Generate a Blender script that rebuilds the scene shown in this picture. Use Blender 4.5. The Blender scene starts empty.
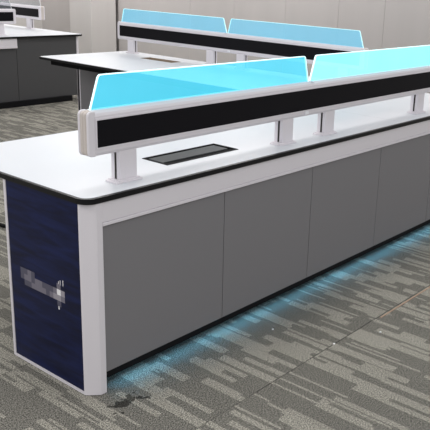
import bpy, bmesh, math, random
from mathutils import Vector, Matrix
random.seed(4)
S = bpy.context.scene
C = S.collection

# ------------------------------------------------------------------ camera
FPX = 743.241
cd = bpy.data.cameras.new('camera'); cam = bpy.data.objects.new('camera', cd); C.objects.link(cam)
r = Vector((0.61696, -0.785722, 0.044736)); u = Vector((0.200462, 0.211866, 0.956519)); f = Vector((0.761036, 0.581165, -0.28822))
M = Matrix(((r.x, u.x, -f.x, -1.479877), (r.y, u.y, -f.y, -1.953977), (r.z, u.z, -f.z, 1.499312), (0, 0, 0, 1)))
cam.matrix_world = M
cd.sensor_width = 36; cd.lens = FPX * 36 / 430
cd.shift_x = -67.592 / 430; cd.shift_y = -14.717 / 430
cd.clip_start = 0.05
S.camera = cam

# ------------------------------------------------------------------ world, lamps, exposure
w = bpy.data.worlds.new('world'); S.world = w; w.use_nodes = True
w.node_tree.nodes['Background'].inputs[0].default_value = (0.95, 0.97, 1.0, 1)
w.node_tree.nodes['Background'].inputs[1].default_value = 0.68

def area(name, loc, sx, sy, power, col=(1, 1, 1), rot=(0, 0, 0), spread=180):
    l = bpy.data.lights.new(name, 'AREA'); l.shape = 'RECTANGLE'; l.size = sx; l.size_y = sy
    l.energy = power; l.color = col; l.spread = math.radians(spread)
    o = bpy.data.objects.new(name, l); C.objects.link(o); o.location = loc; o.rotation_euler = rot
    return o
for lx in (-2.2, 0.6, 3.2, 5.0):  # unseen ceiling lamps; the row nearest the right wall is added to brighten walls
    for ly in (-2.6, 0.6, 3.8, 6.6):
        area('ceiling_lamp', (lx, ly, 2.85), 1.2, 0.6, (13 if ly < 3 else 15) * (1.9 if lx > 4 else 1) * (1.6 if lx > 4 and ly > 6 else 1) * (0.25 if lx == 3.2 and ly > 3 else 1) * (0.45 if lx == 3.2 and ly < 1 else 1) * (2.3 if lx < 0 and ly < 1 else 1), (1.0, 0.975, 0.95))
# added fill lights with no seen source, brightening the two far walls
for wx in (1.5, 3.3, 5.0): area('added_wall_fill', (wx, 8.0, 2.8), 1.2, 0.2, 30, (1.0, 0.975, 0.95), (math.radians(62), 0, 0), 150)
for wy in (0.5, 2.5, 4.5, 6.3): area('added_wall_fill', (5.2, wy, 2.8), 0.2, 1.2, 11, (1.0, 0.975, 0.96), (0, math.radians(-62), 0), 150)
# the cyan strip lamp under the front desk, shining down and out on the carpet
area('under_desk_lamp', (1.615, 0.034, 0.05), 3.0, 0.010, 1.05, (0.07, 0.57, 1.0), (math.radians(-38), 0, 0), 150)

S.view_settings.view_transform = 'Standard'; S.view_settings.look = 'None'
S.view_settings.exposure = 0.0; S.view_settings.gamma = 1; S.view_settings.use_curve_mapping = False

# ------------------------------------------------------------------ materials
def srgb(r, g, b):
    c = lambda v: (v / 255) / 12.92 if v / 255 <= 0.04045 else ((v / 255 + 0.055) / 1.055) ** 2.4
    return (c(r), c(g), c(b), 1)

def mat(name, col, rough=0.5, metal=0.0, spec=0.5, bump=0.0, bscale=400, var=0.0):
    m = bpy.data.materials.new(name); m.use_nodes = True
    nt = m.node_tree; b = nt.nodes['Principled BSDF']
    b.inputs['Base Color'].default_value = col; b.inputs['Roughness'].default_value = rough
    b.inputs['Metallic'].default_value = metal; b.inputs['Specular IOR Level'].default_value = spec
    tc = nt.nodes.new('ShaderNodeTexCoord')
    n = nt.nodes.new('ShaderNodeTexNoise'); n.inputs['Scale'].default_value = bscale
    nt.links.new(tc.outputs['Object'], n.inputs['Vector'])
    if var:
        mx = nt.nodes.new('ShaderNodeMix'); mx.data_type = 'RGBA'
        mx.inputs[6].default_value = [c * (1 - var) for c in col[:3]] + [1]
        mx.inputs[7].default_value = [min(1, c * (1 + var)) for c in col[:3]] + [1]
        nt.links.new(n.outputs['Fac'], mx.inputs[0]); nt.links.new(mx.outputs[2], b.inputs['Base Color'])
    if bump:
        bp = nt.nodes.new('ShaderNodeBump'); bp.inputs['Strength'].default_value = bump; bp.inputs['Distance'].default_value = 0.001
        nt.links.new(n.outputs['Fac'], bp.inputs['Height']); nt.links.new(bp.outputs['Normal'], b.inputs['Normal'])
    return m

M_top = mat('white laminate', (0.71, 0.73, 0.765, 1), 0.38, var=0.01, bscale=8)
M_edge = mat('black edge banding', (0.006, 0.006, 0.007, 1), 0.35, spec=0.25)
M_white = mat('white powder coated steel', (0.75, 0.715, 0.75, 1), 0.42, bump=0.05, bscale=900)
M_cream = mat('warm ridged plastic', (0.60, 0.54, 0.50, 1), 0.5)
M_panel = mat('grey laminate panel', (0.205, 0.198, 0.207, 1), 0.55, bump=0.08, bscale=700, var=0.03)
M_dpanel = mat('dark grey laminate panel', (0.060, 0.060, 0.063, 1), 0.55, bump=0.08, bscale=700, var=0.03)
M_black = mat('black plastic', (0.005, 0.005, 0.006, 1), 0.7, spec=0.15)
M_ins = mat('black insert panel', (0.0045, 0.004, 0.006, 1), 0.5, spec=0.12)
M_lid = mat('charcoal anodised lid', (0.035, 0.041, 0.044, 1), 0.5, 0.0, spec=0.3)
M_slot = mat('dark slot', (0.02, 0.016, 0.014, 1), 0.7)
M_tan = mat('tan chipboard', (0.36, 0.27, 0.19, 1), 0.8, var=0.35, bscale=120)
M_brass = mat('tan metal strip', (0.42, 0.29, 0.20, 1), 0.45, 0.2)
M_chrome = mat('bright chrome clip', (0.88, 0.88, 0.92, 1), 0.3, 0.2)
M_joint = mat('grey joint filler', (0.50, 0.52, 0.55, 1), 0.6)
M_paper = mat('white paper', (0.85, 0.85, 0.85, 1), 0.8)
M_logo = [mat('pale print %d' % i, srgb(*c), 0.6) for i, c in enumerate([(84, 82, 98), (118, 114, 126), (155, 150, 158), (240, 238, 240)])]

def blue_mat():
    m = mat('navy printed panel', srgb(24, 28, 66), 0.30); nt = m.node_tree; b = nt.nodes['Principled BSDF']
    b.inputs['Specular IOR Level'].default_value = 0.22
    tc = nt.nodes.new('ShaderNodeTexCoord'); mp = nt.nodes.new('ShaderNodeMapping')
    mp.inputs['Scale'].default_value = (1, 3.0, 22); mp.inputs['Rotation'].default_value = (0.12, 0, 0)
    n = nt.nodes.new('ShaderNodeTexNoise'); n.inputs['Scale'].default_value = 1.6; n.inputs['Detail'].default_value = 3; n.inputs['Distortion'].default_value = 0.6
    cr = nt.nodes.new('ShaderNodeValToRGB')
    cr.color_ramp.elements[0].position = 0.35; cr.color_ramp.elements[0].color = srgb(12, 17, 46)
    cr.color_ramp.elements[1].position = 0.68; cr.color_ramp.elements[1].color = srgb(21, 31, 74)
    nt.links.new(tc.outputs['Object'], mp.inputs['Vector']); nt.links.new(mp.outputs['Vector'], n.inputs['Vector'])
    nt.links.new(n.outputs['Fac'], cr.inputs['Fac']); nt.links.new(cr.outputs['Color'], b.inputs['Base Color'])
    return m
M_blue = blue_mat()

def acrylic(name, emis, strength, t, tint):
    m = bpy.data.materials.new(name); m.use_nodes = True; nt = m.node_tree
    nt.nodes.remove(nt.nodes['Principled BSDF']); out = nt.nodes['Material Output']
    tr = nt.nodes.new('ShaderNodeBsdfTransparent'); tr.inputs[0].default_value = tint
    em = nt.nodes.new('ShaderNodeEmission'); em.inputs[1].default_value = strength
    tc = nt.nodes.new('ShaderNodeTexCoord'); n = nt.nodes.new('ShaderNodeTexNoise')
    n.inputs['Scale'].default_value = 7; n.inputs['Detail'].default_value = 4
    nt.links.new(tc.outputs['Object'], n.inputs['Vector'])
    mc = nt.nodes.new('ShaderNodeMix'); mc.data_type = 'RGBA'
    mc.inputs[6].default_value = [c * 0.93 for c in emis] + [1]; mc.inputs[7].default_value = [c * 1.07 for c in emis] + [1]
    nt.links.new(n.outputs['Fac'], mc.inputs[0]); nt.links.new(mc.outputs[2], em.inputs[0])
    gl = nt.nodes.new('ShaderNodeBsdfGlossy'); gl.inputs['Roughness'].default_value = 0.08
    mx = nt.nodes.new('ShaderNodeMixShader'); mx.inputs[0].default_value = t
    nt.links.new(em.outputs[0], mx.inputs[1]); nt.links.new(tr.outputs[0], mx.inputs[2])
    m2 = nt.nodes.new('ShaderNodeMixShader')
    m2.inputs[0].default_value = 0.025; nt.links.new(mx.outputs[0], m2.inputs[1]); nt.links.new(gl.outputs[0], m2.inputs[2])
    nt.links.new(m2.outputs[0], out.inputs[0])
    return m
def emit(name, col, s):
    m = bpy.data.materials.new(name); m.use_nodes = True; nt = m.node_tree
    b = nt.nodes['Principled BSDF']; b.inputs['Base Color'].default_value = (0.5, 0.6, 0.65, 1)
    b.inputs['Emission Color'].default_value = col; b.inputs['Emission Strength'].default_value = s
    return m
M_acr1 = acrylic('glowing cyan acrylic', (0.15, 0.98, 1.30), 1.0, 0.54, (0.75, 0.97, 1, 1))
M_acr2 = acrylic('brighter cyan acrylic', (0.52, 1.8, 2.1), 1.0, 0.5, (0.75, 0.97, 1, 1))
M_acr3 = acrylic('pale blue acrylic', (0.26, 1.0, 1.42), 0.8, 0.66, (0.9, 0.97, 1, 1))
M_acr4 = acrylic('clear acrylic with added glow', (0.45, 0.50, 0.54), 0.5, 0.80, (0.97, 0.98, 1, 1))  # these screens are unlit; a faint grey emission is added to their colour
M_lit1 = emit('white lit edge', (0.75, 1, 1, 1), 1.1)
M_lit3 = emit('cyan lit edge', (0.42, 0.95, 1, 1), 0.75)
M_lit4 = mat('clear polished edge', (0.7, 0.72, 0.74, 1), 0.2)
M_led = emit('cyan led diffuser', (0.10, 0.62, 1.0, 1), 1.2)

def carpet_mat():
    m = bpy.data.materials.new('striped carpet tile'); m.use_nodes = True; nt = m.node_tree; N = nt.nodes; L = nt.links
    b = N['Principled BSDF']; b.inputs['Roughness'].default_value = 0.95; b.inputs['Specular IOR Level'].default_value = 0.1
    def val(x):
        n = N.new('ShaderNodeValue'); n.outputs[0].default_value = x; return n.outputs[0]
    def op(o, a, c=None, d=None):
        n = N.new('ShaderNodeMath'); n.operation = o
        for i, v in enumerate((a, c, d)):
            if v is None: continue
            if isinstance(v, (int, float)): n.inputs[i].default_value = v
            else: L.new(v, n.inputs[i])
        return n.outputs[0]
    def wn(x, y=None, z=None):
        c = N.new('ShaderNodeCombineXYZ')
        for i, v in enumerate((x, y, z)):
            if v is None: continue
            if isinstance(v, (int, float)): c.inputs[i].default_value = v
            else: L.new(v, c.inputs[i])
        n = N.new('ShaderNodeTexWhiteNoise'); n.noise_dimensions = '3D'; L.new(c.outputs[0], n.inputs['Vector'])
        return n.outputs['Value']
    g = N.new('ShaderNodeNewGeometry'); s = N.new('ShaderNodeSeparateXYZ'); L.new(g.outputs['Position'], s.inputs[0])
    X, Y = s.outputs[0], s.outputs[1]
    TX, TY = 0.5, 0.795
    tx = op('DIVIDE', op('SUBTRACT', X, 0.42), TX); ty = op('DIVIDE', op('SUBTRACT', Y, -0.405), TY)
    ix, iy = op('FLOOR', tx), op('FLOOR', ty)
    tid = wn(ix, iy, 3.3)
    def layer(wd, ln, prob, seed):
        i = op('FLOOR', op('DIVIDE', X, wd))
        off = op('MULTIPLY', wn(i, iy, seed), 7.0)
        lv = op('ADD', ln, op('MULTIPLY', wn(i, iy, seed + 5), ln * 1.2))
        j = op('FLOOR', op('ADD', op('DIVIDE', Y, lv), off))
        return op('LESS_THAN', wn(i, j, op('ADD', tid, seed)), prob)
    a = layer(0.044, 0.11, 0.27, 1.0)
    c = layer(0.027, 0.15, 0.21, 2.0)
    d = layer(0.012, 0.18, 0.08, 4.0)
    lay = op('MAXIMUM', op('MAXIMUM', a, c), d)
    dk = layer(0.015, 0.20, 0.05, 9.0)
    lay = op('MULTIPLY', lay, op('SUBTRACT', 1.0, dk))
    # yarn loops
    tc = N.new('ShaderNodeTexCoord')
    vo = N.new('ShaderNodeTexVoronoi'); vo.inputs['Scale'].default_value = 230; L.new(tc.outputs['Object'], vo.inputs['Vector'])
    no = N.new('ShaderNodeTexNoise'); no.inputs['Scale'].default_value = 2.2; no.inputs['Detail'].default_value = 3; L.new(tc.outputs['Object'], no.inputs['Vector'])
    nf = N.new('ShaderNodeTexNoise'); nf.inputs['Scale'].default_value = 210; nf.inputs['Detail'].default_value = 2; L.new(tc.outputs['Object'], nf.inputs['Vector'])
    mx = N.new('ShaderNodeMix'); mx.data_type = 'RGBA'; L.new(lay, mx.inputs[0])
    mx.inputs[6].default_value = (0.190, 0.181, 0.158, 1); mx.inputs[7].default_value = (0.335, 0.318, 0.272, 1)
    k = op('ADD', op('MULTIPLY', op('SUBTRACT', nf.outputs['Fac'], .5), 4.5), op('MULTIPLY', vo.outputs['Distance'], -0.35))
    k = op('ADD', k, 1.10)
    k = op('MULTIPLY', k, op('ADD', 0.86, op('MULTIPLY', no.outputs['Fac'], 0.28)))
    k = op('MULTIPLY', k, op('ADD', 0.94, op('MULTIPLY', tid, 0.12)))
    # seams
    fy = op('ABSOLUTE', op('SUBTRACT', op('FRACT', op('ADD', ty, 0.5)), 0.5))
    fx = op('ABSOLUTE', op('SUBTRACT', op('FRACT', op('ADD', tx, 0.5)), 0.5))
    sm = op('MAXIMUM', op('MULTIPLY', op('LESS_THAN', fy, 0.0028), op('ADD', 0.25, op('MULTIPLY', wn(ix, op('FLOOR', op('ADD', ty, .5)), 7.7), 0.5))), op('MULTIPLY', op('LESS_THAN', fx, 0.003), op('MULTIPLY', tid, 0.7)))
    k = op('MULTIPLY', k, op('SUBTRACT', 1.0, sm))
    # dark ink-like spill near the desk corner
    sn = N.new('ShaderNodeTexNoise'); sn.inputs['Scale'].default_value = 26; sn.inputs['Detail'].default_value = 5; L.new(tc.outputs['Object'], sn.inputs['Vector'])
    dx = op('SUBTRACT', X, 0.066); dy = op('SUBTRACT', Y, -0.100)
    e1 = op('DIVIDE', op('ADD', dx, op('MULTIPLY', dy, -0.1)), 0.085); e2 = op('DIVIDE', dy, 0.035)
    rr = op('SQRT', op('ADD', op('MULTIPLY', e1, e1), op('MULTIPLY', e2, e2)))
    st = op('GREATER_THAN', op('SUBTRACT', sn.outputs['Fac'], op('MULTIPLY', rr, 0.16)), 0.41)
    k = op('MULTIPLY', k, op('SUBTRACT', 1.0, op('MULTIPLY', st, 0.72)))
    vm = N.new('ShaderNodeVectorMath'); vm.operation = 'SCALE'; L.new(mx.outputs[2], vm.inputs[0]); L.new(k, vm.inputs['Scale'])
    L.new(vm.outputs[0], b.inputs['Base Color'])
    bp = N.new('ShaderNodeBump'); bp.inputs['Strength'].default_value = 0.5; bp.inputs['Distance'].default_value = 0.003
    L.new(nf.outputs['Fac'], bp.inputs['Height']); L.new(bp.outputs['Normal'], b.inputs['Normal'])
    return m
M_carpet = carpet_mat()

def wall_mat(name, col):
    m = mat(name, col, 0.85, bump=0.15, bscale=300); nt = m.node_tree; b = nt.nodes['Principled BSDF']
    tc = nt.nodes.new('ShaderNodeTexCoord'); mp = nt.nodes.new('ShaderNodeMapping'); mp.inputs['Scale'].default_value = (3, 3, 0.15)
    n = nt.nodes.new('ShaderNodeTexNoise'); n.inputs['Scale'].default_value = 1.5; n.inputs['Detail'].default_value = 3
    mx = nt.nodes.new('ShaderNodeMix'); mx.data_type = 'RGBA'
    mx.inputs[6].default_value = [c * 0.93 for c in col[:3]] + [1]; mx.inputs[7].default_value = [c * 1.05 for c in col[:3]] + [1]
    nt.links.new(tc.outputs['Object'], mp.inputs['Vector']); nt.links.new(mp.outputs['Vector'], n.inputs['Vector'])
    nt.links.new(n.outputs['Fac'], mx.inputs[0]); nt.links.new(mx.outputs[2], b.inputs['Base Color'])
    return m
M_wall = wall_mat('warm grey wall panel', (0.445, 0.42, 0.41, 1))
M_wall_lifted = wall_mat('wall panel lightened for weak light', (0.58, 0.555, 0.535, 1))  # back wall colour lightened to make up for the little light reaching it
M_pillar = wall_mat('light grey pillar paint', (0.60, 0.575, 0.56, 1))

# ------------------------------------------------------------------ mesh helpers
def box(bm, x0, x1, y0, y1, z0, z1, bev=0.0, seg=2):
    t = bmesh.new()
    bmesh.ops.create_cube(t, size=1)
    for v in t.verts:
        v.co = Vector(((x0 + x1) / 2 + v.co.x * (x1 - x0), (y0 + y1) / 2 + v.co.y * (y1 - y0), (z0 + z1) / 2 + v.co.z * (z1 - z0)))
    if bev: bmesh.ops.bevel(t, geom=t.edges[:], offset=bev, segments=seg, profile=0.5, affect='EDGES')
    join(bm, t)
def join(bm, t):
    me = bpy.data.meshes.new('tmp'); t.to_mesh(me); t.free(); bm.from_mesh(me); bpy.data.meshes.remove(me)
def prism(bm, poly, z0, z1, holes=(), axis='z', bev=0.0):
    """polygon (list of 2D points) extruded; axis z: (x,y)->z ; axis x: (y,z)->x ; axis y: (x,z)->y"""
    t = bmesh.new(); edges = []
    def P(p, h):
        return {'z': (p[0], p[1], h), 'x': (h, p[0], p[1]), 'y': (p[0], h, p[1])}[axis]
    for loop in [poly] + list(holes):
        vs = [t.verts.new(P(p, z0)) for p in loop]
        edges += [t.edges.new((vs[i], vs[(i + 1) % len(vs)])) for i in range(len(vs))]
    if holes: bmesh.ops.triangle_fill(t, edges=edges, use_beauty=True)
    else: t.faces.new(t.verts[:])
    ext = bmesh.ops.extrude_face_region(t, geom=t.faces[:])
    d = Vector(P((0, 0), z1 - z0)) if axis != 'z' else Vector((0, 0, z1 - z0))
    bmesh.ops.translate(t, vec=d, verts=[g for g in ext['geom'] if isinstance(g, bmesh.types.BMVert)])
    bmesh.ops.recalc_face_normals(t, faces=t.faces[:])
    if bev:
        es = [e for e in t.edges if len(e.link_faces) == 2 and e.calc_face_angle(0) > 0.9]
        bmesh.ops.bevel(t, geom=es, offset=bev, segments=3, profile=0.5, affect='EDGES')
    join(bm, t)
def rrect(x0, x1, y0, y1, rad, n=7):
    out = []
    for cx, cy, a0 in ((x1 - rad, y1 - rad, 0), (x0 + rad, y1 - rad, 90), (x0 + rad, y0 + rad, 180), (x1 - rad, y0 + rad, 270)):
        for i in range(n + 1):
            a = math.radians(a0 + 90 * i / n); out.append((cx + rad * math.cos(a), cy + rad * math.sin(a)))
    return out
def obj(name, bm, mats, parent=None, smooth=False):
    me = bpy.data.meshes.new(name); bmesh.ops.recalc_face_normals(bm, faces=bm.faces[:]); bm.to_mesh(me); bm.free()
    for m in (mats if isinstance(mats, list) else [mats]): me.materials.append(m)
    o = bpy.data.objects.new(name, me); C.objects.link(o)
    if parent: o.parent = parent
    if smooth:
        for p in me.polygons: p.use_smooth = True
        me.set_sharp_from_angle(angle=math.radians(40))
    return o
def bx(name, m, parent, *a, bev=0.0):
    bm = bmesh.new(); box(bm, *a, bev=bev); return obj(name, bm, m, parent)
def thing(name, label, cat, loc=(0, 0, 0), rz=0, group=None):
    o = bpy.data.objects.new(name, None); C.objects.link(o); o.location = loc; o.rotation_euler = (0, 0, rz)
    o['label'] = label; o['category'] = cat
    if group: o['group'] = group
    return o
def tag(o, label, cat, group=None):
    o['label'] = label; o['category'] = cat
    if group: o['group'] = group
    return o
def structure(o): o['kind'] = 'structure'; return o

# ------------------------------------------------------------------ room
structure(bx('floor', M_carpet, None, -4.0, 6.0, -5.0, 9.0, -0.05, 0.0))
bm = bmesh.new()
seams = [-5.0, -1.0, 0.4, 1.45, 2.442, 3.064, 3.852, 4.7, 5.5, 6.308, 7.0]
for a, b_ in zip(seams, seams[1:]): box(bm, 6.0, 6.06, a + 0.0015, b_ - 0.0015, 0, 2.9)
box(bm, 6.05, 6.12, -5.0, 9.0, 0, 2.9)
structure(obj('wall_right', bm, M_wall))
bm = bmesh.new()
box(bm, -4.0, 6.06, 9.0, 9.1, 0, 2.9)
structure(obj('wall_back', bm, M_wall_lifted))
bm = bmesh.new()  # pillar beside the end of the right wall
box(bm, 5.50, 5.955, 7.0, 7.5, 0, 2.9, bev=0.006)
structure(obj('wall_pillar_1', bm, M_pillar))

# ------------------------------------------------------------------ desk pieces (local frame: x along the desk, y from the screen side to the knee side)
def make_screen(root, x0, x1, yc, posts, acr, acr_edge, gap=True, axis_clip=True):
    """rail from x0 to x1 with black inserts, posts, and slanted-end acrylic panels"""
    ya, yb = yc - 0.030, yc + 0.030
    z0, z1 = 0.873, 1.032
    prof = [(ya + .011, z0), (yb - .011, z0), (yb - .003, z0 + .008), (yb, z0 + .014), (yb, z1 - .018), (yb - .004, z1 - .009), (yb - .014, z1),
            (ya + .014, z1), (ya + .004, z1 - .009), (ya, z1 - .018), (ya, z0 + .014), (ya + .003, z0 + .008)]
    bm = bmesh.new(); prism(bm, prof, x0 + .028, x1 - .028, axis='x')
    # raised lips round the insert on both faces
    for yy, s in ((ya, -1), (yb, 1)):
        lo, hi = sorted((yy, yy + s * 0.003))
        for (a, b_, c, d) in ((x0 + .030, x1 - .030, .8985, .904), (x0 + .030, x1 - .030, .9995, 1.005)):
            box(bm, a, b_, lo, hi, c, d)
        for (a, b_) in ((x0 + .030, x0 + .035), (x1 - .035, x1 - .030)): box(bm, a, b_, lo, hi, .904, .9995)
    rail = obj('screen_rail', bm, M_white, root)
    for yy, s in ((ya, -1), (yb, 1)):
        lo, hi = sorted((yy - s * 0.001, yy + s * 0.0015))
        bx('black_insert', M_ins, rail, x0 + .035, x1 - .035, lo, hi, .904, .9995)
    for e, s in ((x0, 1), (x1, -1)):
        def plate(bm, inset, y0, y1, bev):
            pl = rrect(x0 + inset, x0 + .032, z0 + inset, z1 - inset, .0155, 5)
            # only the outer corners stay round
            pl = [p for p in pl if p[0] < x0 + .0165]
            pl = [(x0 + .032, z0 + inset), (x0 + .032, z1 - inset)] + pl
            pl = [(e + s * (p[0] - x0), p[1]) for p in pl]
            prism(bm, pl, y0, y1, axis='y', bev=bev)
        bm = bmesh.new(); plate(bm, 0, ya + .0008, ya + .013, .004); plate(bm, 0, yb - .013, yb - .0008, .004); plate(bm, .004, ya + .010, yb - .010, 0)
        cap = obj('end_cap', bm, M_white, rail)
        bm = bmesh.new(); plate(bm, .0022, ya + .012, yb - .012, 0); plate(bm, .0008, ya + .017, ya + .027, .001); plate(bm, .0008, yb - .027, yb - .017, .001)
        obj('cap_ridges', bm, M_cream, rail)
    mid = (x0 + x1) / 2
    if gap:
        bm = bmesh.new(); box(bm, mid - .003, mid + .003, ya - .002, yb + .002, z1 - .003, z1 + .0015); obj('joint_trim', bm, M_white, rail)
        for yy in (ya - .003, yb + .003): bx('joint_clip', M_chrome, rail, mid - .062, mid - .034, yy - .004, yy + .004, z0 + .010, z0 + .024, bev=.003)
    for px in posts:
        bm = bmesh.new()
        box(bm, px - .040, px + .042, yc - .020, yc + .028, .7665, z0 + .004, bev=.003)
        post = obj('screen_post', bm, M_white, root)
        bm = bmesh.new()
        prism(bm, rrect(px - .062, px + .062, yc - .030, yc + .038, .006, 3), .7555, .762, bev=.0015)
        box(bm, px - .053, px + .053, yc - .024, yc + .032, .760, .7675, bev=.002)
        obj('foot_plate', bm, M_white, post)
        for q in (px - .0405, px + .0425): bx('groove', M_slot, post, q - .001, q + .001, yc - .003, yc + .006, .769, z0)
    # acrylic panels
    e0, e1 = x0 + .030, x1 - .030
    spans = [(e0, mid - .006), (mid + .006, e1)] if gap else [(e0, e1)]
    zb, zt = z1 - .001, 1.150
    for k, (a, b_) in enumerate(spans):
        am = acr[min(k, len(acr) - 1)]
        sl = .040
        T = 0.003
        # outline with small rounded top corners
        def corner(p0, p1, p2, rad=.012, n=4):
            v0 = (Vector(p0) - Vector(p1)).normalized() * rad; v2 = (Vector(p2) - Vector(p1)).normalized() * rad
            A, B, Cc = Vector(p1) + v0, Vector(p1), Vector(p1) + v2
            return [tuple((1 - t) ** 2 * A + 2 * t * (1 - t) * B + t * t * Cc) for t in [i / n for i in range(n + 1)]]
        tl, tr = (a + sl, zt), (b_ - sl + .008, zt)
        line = [(a, zb)] + corner((a, zb), tl, tr) + corner(tl, tr, (b_, zb)) + [(b_, zb)]
        bm = bmesh.new(); prism(bm, line[:], yc - T, yc + T, axis='y')
        sc = obj('acrylic_screen', bm, am, root)
        # lit rim: thin ribbon that follows the sides and top
        bm = bmesh.new(); ctr = Vector(((a + b_) / 2, (zb + zt) / 2)); n = len(line)
        inn = []; outp = []
        for i, p in enumerate(line):
            p = Vector(p); d0 = (p - Vector(line[i - 1])).normalized() if i else (Vector(line[1]) - p).normalized()
            d1 = (Vector(line[i + 1]) - p).normalized() if i < n - 1 else d0
            t = (d0 + d1).normalized(); nn = Vector((-t.y, t.x))
            outp.append(p + nn * .0008); inn.append(p - nn * .0026)
        poly = [tuple(q) for q in outp] + [tuple(q) for q in reversed(inn)]
        prism(bm, poly, yc - T - .0006, yc + T + .0006, axis='y')
        obj('lit_edge', bm, acr_edge, sc)
    return rail

def make_worktop(root, outline, hole=None, inset=.005):
    holes = [hole] if hole else []
    bm = bmesh.new(); prism(bm, outline, .735, .7545, holes=holes)
    top = obj('worktop', bm, M_edge, root)
    return top
def laminate(top, outline, hole=None):
    bm = bmesh.new(); prism(bm, outline, .7540, .7557, holes=[hole] if hole else [])
    return obj('white_surface', bm, M_top, top)

def hole_rect(a, b_, c, d): return [(a, c), (b_, c), (b_, d), (a, d)]

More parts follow.
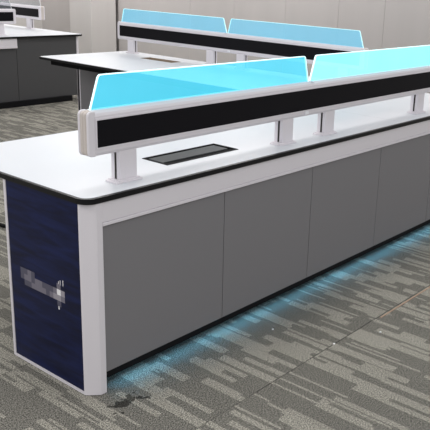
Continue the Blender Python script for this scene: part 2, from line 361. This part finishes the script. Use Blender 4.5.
def make_desk(root, L, D, endW, seams_, pm, acr, edge, lid=True, hero=False, hole=(.531, .948, .170, .308), sx=(.079, .111)):
    # worktop with rounded corners, black bullnose edge
    hr = hole_rect(*hole)
    bm = bmesh.new(); prism(bm, rrect(-.006, L + .006, -.004, D, .05, 8), .735, .7545, holes=[hr])
    t = bmesh.new(); t.free()
    top = obj('worktop', bm, M_edge, root)
    # softly rounded black lipping
    bm = bmesh.new()
    o_ = rrect(-.0075, L + .0075, -.0055, D + .0015, .0515, 8); i_ = rrect(.004, L - .004, .006, D - .010, .041, 8)
    prism(bm, o_, .7362, .7538, holes=[i_])
    obj('edge_band', bm, M_edge, top)
    bm = bmesh.new(); prism(bm, rrect(.005, L - .005, .0085, D - .011, .039, 8), .7540, .7557, holes=[hr])
    obj('white_surface', bm, M_top, top)
    # cable box let into the top
    a, b_, c, d = hole
    bm = bmesh.new()
    g = .003
    box(bm, a, b_, c, c + g, .66, .756); box(bm, a, b_, d - g, d, .66, .756); box(bm, a, a + g, c, d, .66, .756); box(bm, b_ - g, b_, c, d, .66, .756)
    box(bm, a, b_, c, d, .655, .66)
    if lid:
        cb = obj('cable_box', bm, M_black, root)
        bm = bmesh.new(); prism(bm, hole_rect(a - .006, b_ + .006, c - .006, d + .006), .7555, .7580, holes=[hole_rect(a + .004, b_ - .004, c + .004, d - .004)]); obj('frame', bm, M_black, cb)
        bx('flip_lid', M_lid, cb, a + .008, b_ - .020, c + .034, d - .016, .7530, .7575, bev=.001)
        for y0, y1 in ((c + .005, c + .030), (d - .015, d - .004)):
            bm = bmesh.new(); box(bm, a + .006, b_ - .006, y0, y1, .7510, .7530)
            for k in range(70):
                xx = a + .008 + k * (b_ - a - .016) / 70; box(bm, xx, xx + .003, y0 + .001, y1 - .001, .7525, .7550)
            obj('brush_strip', bm, M_black, cb)
    else:
        for v in bm.verts:
            if v.co.z < .70: v.co.z += .055
        obj('cable_box', bm, M_tan, root)
    # white fascia under the top
    bm = bmesh.new(); box(bm, .0685, L - .0685, .004, .022, .661, .735); box(bm, .0685, L - .0685, .001, .022, .6465, .659, bev=.002); box(bm, .0685, L - .0685, .007, .021, .650, .68)
    obj('fascia', bm, M_white, root)
    # carcass
    bx('carcass', M_black, root, .04, L - .04, .033, endW - .03, .085, .734)
    ss = seams_
    for p, q in zip(ss, ss[1:]):
        bx('cabinet_panel', pm, root, p + .0016, q - .0016, .012, .032, .0765, .6455, bev=.0012)
    bx('knee_side_panel', M_panel, root, (.0285 if hero else .0425), L - (.0285 if hero else .0425), endW - .03, endW - (.001 if not hero else .012), .05, .734)
    bx('skirting', M_black, root, .06, L - .06, .014, .024, .050, .0765)
    for fx in [.15] + [.06 + (L - .12) * k / 5 for k in range(1, 5)] + [L - .15]:
        for fy in (.13, endW - .08):
            bm = bmesh.new(); bmesh.ops.create_cone(bm, cap_ends=True, segments=16, radius1=.022, radius2=.016, depth=.086, matrix=Matrix.Translation((fx, fy, .0435)))
            obj('levelling_foot', bm, M_black, root)
    # ends: white corner post, white slab, navy graphic
    for e, s in ((0, 1), (L, -1)):
        X = lambda v: e + s * v
        bm = bmesh.new()
        pl = [(X(.0), .046), (X(.0), .043), (X(.002), .038), (X(.037), .0035), (X(.042), .0), (X(.066), .0), (X(.068), .002), (X(.068), .032), (X(.03), .046)]
        prism(bm, pl, .002, .7345); obj('corner_post', bm, M_white, root)
        bm = bmesh.new()
        lo, hi = sorted((X(.0045), X(.028))); box(bm, lo, hi, .046, endW, .002, .7345)
        lo, hi = sorted((X(.0), X(.028 if hero else .042))); box(bm, lo, hi, endW - .014, endW, .002, .7345, bev=.001); box(bm, min(X(.0), X(.028)), max(X(.0), X(.028)), .046, endW - .014, .002, .013)
        ep = obj('end_panel', bm, M_white, root)
        lo, hi = sorted((X(.0022), X(.0044))); gp = bx('graphic_panel', M_blue, root, lo, hi, .0475, endW - .0155, .0145, .7335)
        if hero and s == 1:
            bm = bmesh.new(); rnd = random.Random(2)
            cols = []
            def q(y0, z0, wd, ht, mi):
                n0 = len(bm.faces); box(bm, .0012, .0022, y0, y0 + wd, z0, z0 + ht)
                bm.faces.ensure_lookup_table()
                for fi in range(n0, len(bm.faces)): bm.faces[fi].material_index = mi
            cell = .0225
            rows = [(.418, 2), (.392, 3), (.366, 3), (.340, 2)]
            pat = {  # band of soft grey blocks, then the bright mark at the front end
                0: [0, 0, 1, 0, None, None, None, None, None, None, 1, None],
                1: [0, 1, 1, 0, 1, 1, 0, 0, 0, 1, 3, 2],
                2: [None, 0, 0, 1, 1, 1, 1, 0, 1, 2, 2, 1],
                3: [None] * 10 + [0, None]}
            for rI, row in pat.items():
                for cI, v in enumerate(row):
                    if v is None: continue
                    q(.412 - (cI + 1) * cell, .380 - rI * cell, cell, cell, v)
            for dy, dz, wd, ht in ((.164, .398, .003, .020), (.174, .400, .003, .012), (.148, .400, .003, .022), (.176, .300, .006, .016)): q(dy, dz, wd, ht, 3)
            obj('logo', bm, M_logo, gp)
    # black frame under the knee overhang
    bm = bmesh.new()
    box(bm, .09, L - .09, D - .100, D - .070, .691, .735); box(bm, .09, .12, endW, D - .100, .691, .735); box(bm, L - .12, L - .09, endW, D - .100, .691, .735)
    obj('apron', bm, M_black, root)
    xm = (sx[0] + L - sx[1]) / 2
    make_screen(root, sx[0], L - sx[1], .108, [max(.07, sx[0] + .180), xm - .170, xm + .170, L - sx[1] - .180], acr, edge)

# front desk
front = thing('workstation_desk', 'large white topped desk in the foreground with navy end panel and cyan lit screen', 'desk', (0, 0, 0), 0, 'white topped desks with screens')
make_desk(front, 3.30, .945, .492, [.071, .7023, 1.3199, 1.9486, 2.571, 3.228], M_panel, [M_acr1, M_acr2], M_lit1, lid=True, hero=True, sx=(.079, .621))
bx('worktop_joint', M_joint, front, 2.1590, 2.1608, .014, .930, .7550, .75585)
bx('led_strip', M_led, front, .11, 3.12, .0345, .046, .052, .058)
# middle desk, turned a quarter
mid = thing('workstation_desk', 'white topped desk behind the foreground one, standing crosswise, with pale blue screen', 'desk', (3.29, .957, 0), math.pi / 2, 'white topped desks with screens')
make_desk(mid, 2.663, 1.0, .598, [.071, .69, 1.3199, 1.9486, 2.596], M_dpanel, [M_acr3], M_lit3, lid=False, hole=(1.74, 2.14, .200, .320), sx=(-.050, .010))

# ------------------------------------------------------------------ corner desk far left
cor = thing('corner_desk', 'dark grey fronted corner desk with white top and clear screens at far left', 'desk', (4.03, 5.27, 0))
W_, D_, B_ = -2.9, .96, 2.9      # front run goes to -x, side run goes to +y
def Lshape(i):
    return [(W_ + i, i), (-i - .02, i), (-i, i + .02), (-i, B_ - i), (-.96 + i, B_ - i), (-.96 + i, D_ - i), (W_ + i, D_ - i)]
bm = bmesh.new(); prism(bm, Lshape(0), .735, .7545); top = obj('worktop', bm, M_edge, cor)
bm = bmesh.new(); prism(bm, Lshape(.005), .7540, .7557); obj('white_surface', bm, M_top, top)
bm = bmesh.new(); box(bm, W_ + .06, -.06, .06, .46, .06, .734); box(bm, -.46, -.06, .46, B_ - .06, .06, .734); obj('carcass', bm, M_black, cor)
bx('cabinet_panel', M_dpanel, cor, -.852, -.076, .035, .055, .055, .733, bev=.001)
bx('cabinet_panel', M_dpanel, cor, -1.50, -.856, .035, .055, .055, .650, bev=.001)
bx('cabinet_panel', M_dpanel, cor, -2.15, -1.504, .035, .055, .055, .650, bev=.001)
bx('cabinet_panel', M_dpanel, cor, -2.84, -2.154, .035, .055, .055, .650, bev=.001)
bx('side_panel', M_dpanel, cor, -.058, -.040, .06, B_ - .06, .055, .733)
bx('corner_post', M_white, cor, -.074, -.044, .030, .058, .002, .7345, bev=.006)
bm = bmesh.new(); box(bm, W_ + .06, -.856, .012, .06, .661, .735); box(bm, W_ + .06, -.856, .006, .06, .632, .657, bev=.003); box(bm, W_ + .06, -.856, .016, .055, .64, .70); obj('fascia', bm, M_white, cor)
bm = bmesh.new(); box(bm, W_ + .06, -.180, -.004, .10, .0, .062, bev=.004); obj('plinth', bm, M_black, cor)
make_screen(cor, -2.80, -.745, .205, [-.93, -2.0], [M_acr4], M_lit4, gap=False)
hold = bpy.data.objects.new('side_screen', None)
C.objects.link(hold)
before = set(C.objects)
make_screen(cor, .60, 2.80, .115, [.86, 2.55], [M_acr4], M_lit4, gap=False)
for o in set(C.objects) - before:
    if o.parent == cor: o.rotation_euler = (0, 0, math.pi / 2)
bpy.data.objects.remove(hold)

# ------------------------------------------------------------------ small things on the carpet
bm = bmesh.new(); box(bm, 1.322, 2.35, -.422, -.414, 0.0, .003, bev=.0008, seg=1)
tag(obj('floor_strip', bm, M_brass), 'thin tan strip lying along a seam of the carpet', 'strip')
def scrap(x, y, s, rz, label):
    bm = bmesh.new(); rnd = random.Random(int(x * 1000))
    vs = [(x + s * (0.7 + .5 * rnd.random()) * math.cos(a + rz), y + s * (0.5 + .5 * rnd.random()) * math.sin(a + rz)) for a in [k * math.tau / 7 for k in range(7)]]
    prism(bm, vs, 0.0, .003)
    tag(obj('paper_scrap', bm, M_paper), label, 'scrap', 'white scraps on the carpet')
scrap(.886, -.127, .005, .3, 'tiny white scrap on the carpet close to the desk skirting')
scrap(1.194, -.495, .005, 1.1, 'tiny white scrap on the carpet in front of the tan strip end')
scrap(.960, -.404, .006, 2.0, 'tiny white scrap lying on the carpet seam left of the tan strip')
def tube(name, pts, rad, m):
    cu = bpy.data.curves.new(name, 'CURVE'); cu.dimensions = '3D'; cu.bevel_depth = rad; cu.bevel_resolution = 3
    sp = cu.splines.new('BEZIER'); sp.bezier_points.add(len(pts) - 1)
    for p, q in zip(sp.bezier_points, pts): p.co = q; p.handle_left_type = p.handle_right_type = 'AUTO'
    o = bpy.data.objects.new(name, cu); C.objects.link(o); dg = bpy.context.evaluated_depsgraph_get()
    me = bpy.data.meshes.new_from_object(o.evaluated_get(dg)); bpy.data.objects.remove(o); me.materials.clear(); me.materials.append(m)
    o2 = bpy.data.objects.new(name, me); C.objects.link(o2); return o2
tag(tube('cable', [(.86, 2.02, .011), (.82, 1.90, .011), (.86, 1.80, .011), (1.0, 1.72, .011), (1.2, 1.74, .011)], .011, M_black),
    'black cable lying on the carpet behind the navy end panel', 'cable')
